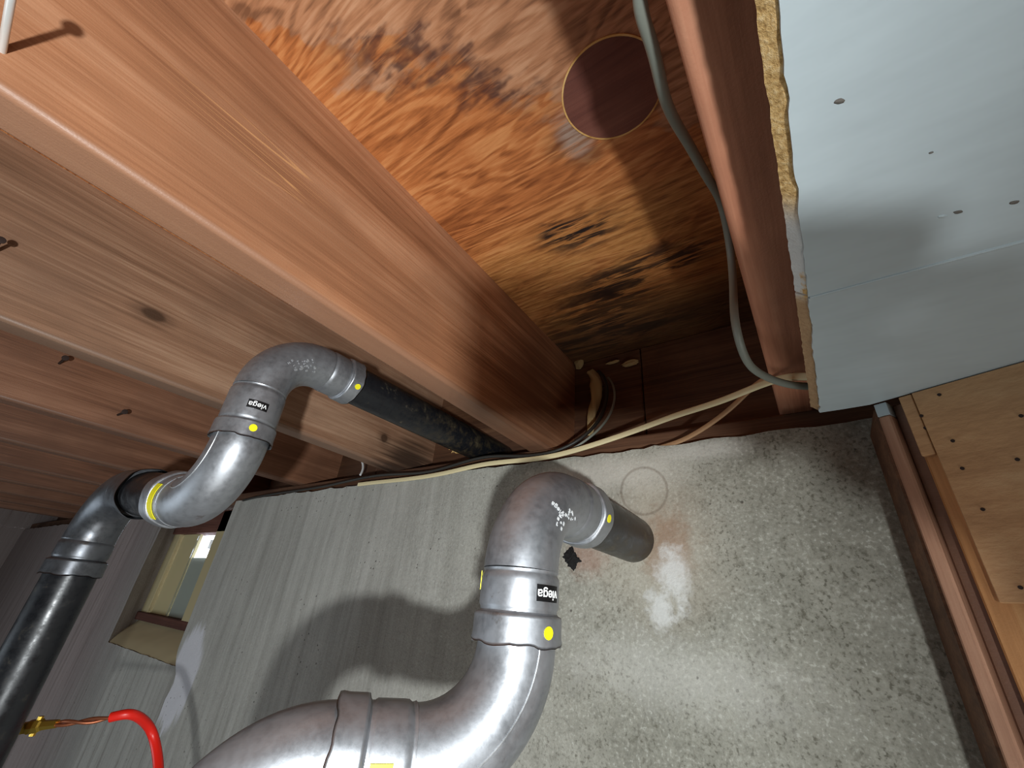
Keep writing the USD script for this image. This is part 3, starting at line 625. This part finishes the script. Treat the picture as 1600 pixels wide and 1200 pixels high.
# foam in the corner of the bay
foam = thing('foam_bead', 'pale cured foam blobs and drip in the dark corner of the bay', 'foam')
for k, (u, v, y, r, st) in enumerate([(905, 568, .725, .010, (1, .6, 1.4)), (985, 567, .728, .009, (1.9, .5, .8)), (958, 566, .73, .006, (2.4, .5, .6))]):
    obj('blob', lump(on(u, v, 'y', y), r, k + 2, st), FOAM, foam, 40)
dp = px((922, 582, 'y', .725), (932, 600, 'y', .722), (930, 625, 'y', .715), (925, 650, 'y', .712), (921, 680, 'y', .72))
obj('drip', sweep(spline(dp, 40), np.interp(np.linspace(0, 1, 40), [0, .25, .6, 1], [.008, .013, .009, .006]), 16, True, lambda i, th: .002 * np.sin(th * 3 + i * .4)), FOAM, foam, 40)
# torn wood below the left pipe
tw = thing('torn_wood', 'bright splintered wood fibres under the black pipe', 'wood splinters')
rg = random.Random(9); tc = on(718, 700, 'y', .618)
for k in range(16):
    s = tc + np.array([rg.uniform(-.026, .022), rg.uniform(-.006, .006), rg.uniform(-.004, .012)]); d = np.array([rg.uniform(-.5, .8), rg.uniform(-.5, .1), rg.uniform(-.4, .7)]); d /= np.linalg.norm(d)
    obj('splinter', sweep([s, s + d * .010, s + d * rg.uniform(.014, .024)], [.0028, .0024, .0006], 6), CHIP_MAT, tw)
obj('block', lump(tc + np.array([0, .008, .004]), .015, 5, (1.8, .8, .8)), CHIP_MAT, tw, 30)
st_ = px((566, 722, 'y', .64), (567, 732, 'y', .635), (563, 742, 'y', .625)); obj('cord_end', sweep(spline(st_, 16), .0028, 10), LABEL_W, None, 40, 'short white cord end hanging above the wall', 'cord')

# ------------------------------------------------------------------ nails
def nail(base, d, L, r, mat, label, head=2.4):
    t = thing('nail', label, 'nail'); d = np.asarray(d, float); d /= np.linalg.norm(d); base = np.asarray(base, float)
    obj('shank', sweep([base - d * .01, base + d * L], r, 14), mat, t, 40)
    obj('head', sweep([base + d * L, base + d * (L + .0004), base + d * (L + .0014), base + d * (L + .0018)], [r * 1.2, r * head, r * head, r * head * .8], 18), mat, t, 40)
nail((-.372, -.0875, .2925), (1, -.04, -.02), .062, .0021, STEEL, 'bright steel nail sticking out of the reddish joist')
nail((-.778, -.066, .338), (1, .05, .1), .040, .0019, RUST, 'dark nail sticking out of the brown joist at the left edge')
nail((-1.184, .067, .362), (1, .0, .0), .045, .0022, RUST, 'dark nail in the third joist, nearer the camera')
nail((-1.184, .190, .300), (1, .02, .0), .040, .0022, RUST, 'dark nail in the third joist, near the pipe')

# ------------------------------------------------------------------ red ground wire
gw = thing('ground_wire', 'red insulated wire with bare copper end and brass clamp by the black pipe', 'wire')
gp = px((8, 1143, 'y', .22), (40, 1137, 'y', .24), (100, 1130, 'y', .27), (172, 1121, 'y', .31), (198, 1116, 'y', .325), (222, 1124, 'y', .35), (238, 1146, 'y', .375), (246, 1180, 'y', .385), (247, 1230, 'y', .385), (244, 1290, 'y', .38))
S = spline(gp, 140); i1 = int(np.argmin(np.linalg.norm(S - gp[3], axis=1))); i0 = int(np.argmin(np.linalg.norm(S - gp[2], axis=1)))
obj('insulation', sweep(S[i1:], .0062, 18), RED, gw, 40)
tw_ = []
P, T, A, B = frames(S[i0 - 6:i1 + 3]); ph = np.linspace(0, 7, len(P))
for s in (0, PI): tw_.append(sweep(P + .0022 * (np.cos(ph + s)[:, None] * A + np.sin(ph + s)[:, None] * B), .0021, 10))
obj('bare_copper', tw_, COPPER, gw, 40)
obj('clamp', sweep(S[2:i0 - 2], np.interp(np.linspace(0, 1, i0 - 4), [0, .3, .35, .6, .65, 1], [.007, .007, .0085, .0085, .006, .005]), 6), BRASS, gw, 20)
obj('clamp_screw', trimesh.creation.cylinder(radius=.0035, height=.022, sections=8, transform=trimesh.transformations.translation_matrix(S[max(3, i0 // 2)])), BRASS, gw)

# ------------------------------------------------------------------ the phone that takes the picture, and the hand that holds it (their shadow lies across the picture)
def c2w(p): p = np.atleast_2d(np.asarray(p, float)); return p[:, :1] * CR + p[:, 1:2] * CU + p[:, 2:3] * CB
def rounded_slab(r0, r1, u0, u1, b0, b1, rad):
    p = sg.box(r0 + rad, u0 + rad, r1 - rad, u1 - rad).buffer(rad, 12); m = extrude(p, b0, b1); m.vertices = c2w(m.vertices); return m
ph = thing('phone', 'black phone held up behind the lens, whose shadow falls on joist and panel', 'phone')
obj('body', rounded_slab(-.010, .139, -.020, .052, .005, .0125, .010), plain('phone_black', lin(30, 30, 33), .3), ph)
obj('screen', rounded_slab(-.007, .136, -.017, .049, .0126, .0130, .008), plain('phone_glass', lin(8, 8, 10), .08), ph)
obj('lens_ring', sweep(c2w([(0, 0, .0050), (0, 0, .0030)]), .006, 24), DARKM, ph)
def limb(chain):
    """hull of the spheres along a chain of joints"""
    out = []
    for (p, r), (q, s2) in zip(chain[:-1], chain[1:]):
        out.append(m3.Manifold.batch_hull([m3.Manifold.sphere(r, 20).translate(tuple(p)), m3.Manifold.sphere(s2, 20).translate(tuple(q))]))
    return out
bits = []
pal = [((.158, .030, .020), .011), ((.163, .010, .021), .012), ((.167, -.010, .022), .012), ((.170, -.028, .023), .011), ((.190, -.062, .034), .022), ((.176, -.050, .044), .015), ((.186, .000, .034), .014)]
bits.append(m3.Manifold.batch_hull([m3.Manifold.sphere(r, 20).translate(p) for p, r in pal]))
for (u0, rr, ln) in [(.030, .0088, .050), (.010, .0092, .056), (-.010, .0088, .052), (-.028, .0078, .042)]:
    k = .158 + (.030 - u0) * .2
    bits += limb([((k, u0, .020), rr + .0015), ((k - .004, u0 + .004, -.006), rr), ((k - .004 - ln * .55, u0 + .004, -.0075), rr * .92), ((k - .004 - ln, u0 + .001, -.0062), rr * .8)])
bits += limb([((.182, -.050, .046), .014), ((.158, -.026, .032), .0115), ((.130, -.006, .0235), .0100), ((.106, .004, .0222), .0085)])
bits += limb([((.150, -.030, .018), .014), ((.205, -.050, .040), .022)])
bits += limb([((.190, -.062, .034), .023), ((.214, -.084, .046), .024), ((.262, -.112, .074), .030)])
hand = m3.Manifold.batch_boolean(bits, m3.OpType.Add).refine_to_length(.004); hm = tm(hand); hm.merge_vertices(); trimesh.smoothing.filter_taubin(hm, iterations=8)
hm.vertices = c2w(hm.vertices); hm.fix_normals()
gs = G('skin'); sn = gs.noise(gs.pos((90, 90, 90)), 1., 3, .5)
SKIN = gs.out(base_color=gs.ramp(sn, [(.3, lin(190, 138, 112)), (.7, lin(216, 166, 140))]), roughness=.5, subsurface_weight=.1, subsurface_scale=.004)
pe = thing('person', 'person holding up the phone with the right hand, only hand and dark sleeve built', 'person')
obj('hand', hm, SKIN, pe, True)
sl = spline(c2w([(.228, -.092, .054), (.262, -.112, .074), (.32, -.145, .11), (.40, -.19, .17), (.46, -.24, .26)]), 60)
def folds(i, th): return .0016 * np.sin(i * .9 + 2 * np.sin(th)) + .001 * np.sin(th * 3 + i * .3)
obj('sleeve', sweep(sl, np.interp(np.linspace(0, 1, 60), [0, .05, .3, 1], [.033, .036, .041, .056]), 40, True, folds), plain('sleeve_cloth', lin(44, 48, 58), .9), pe, 50)
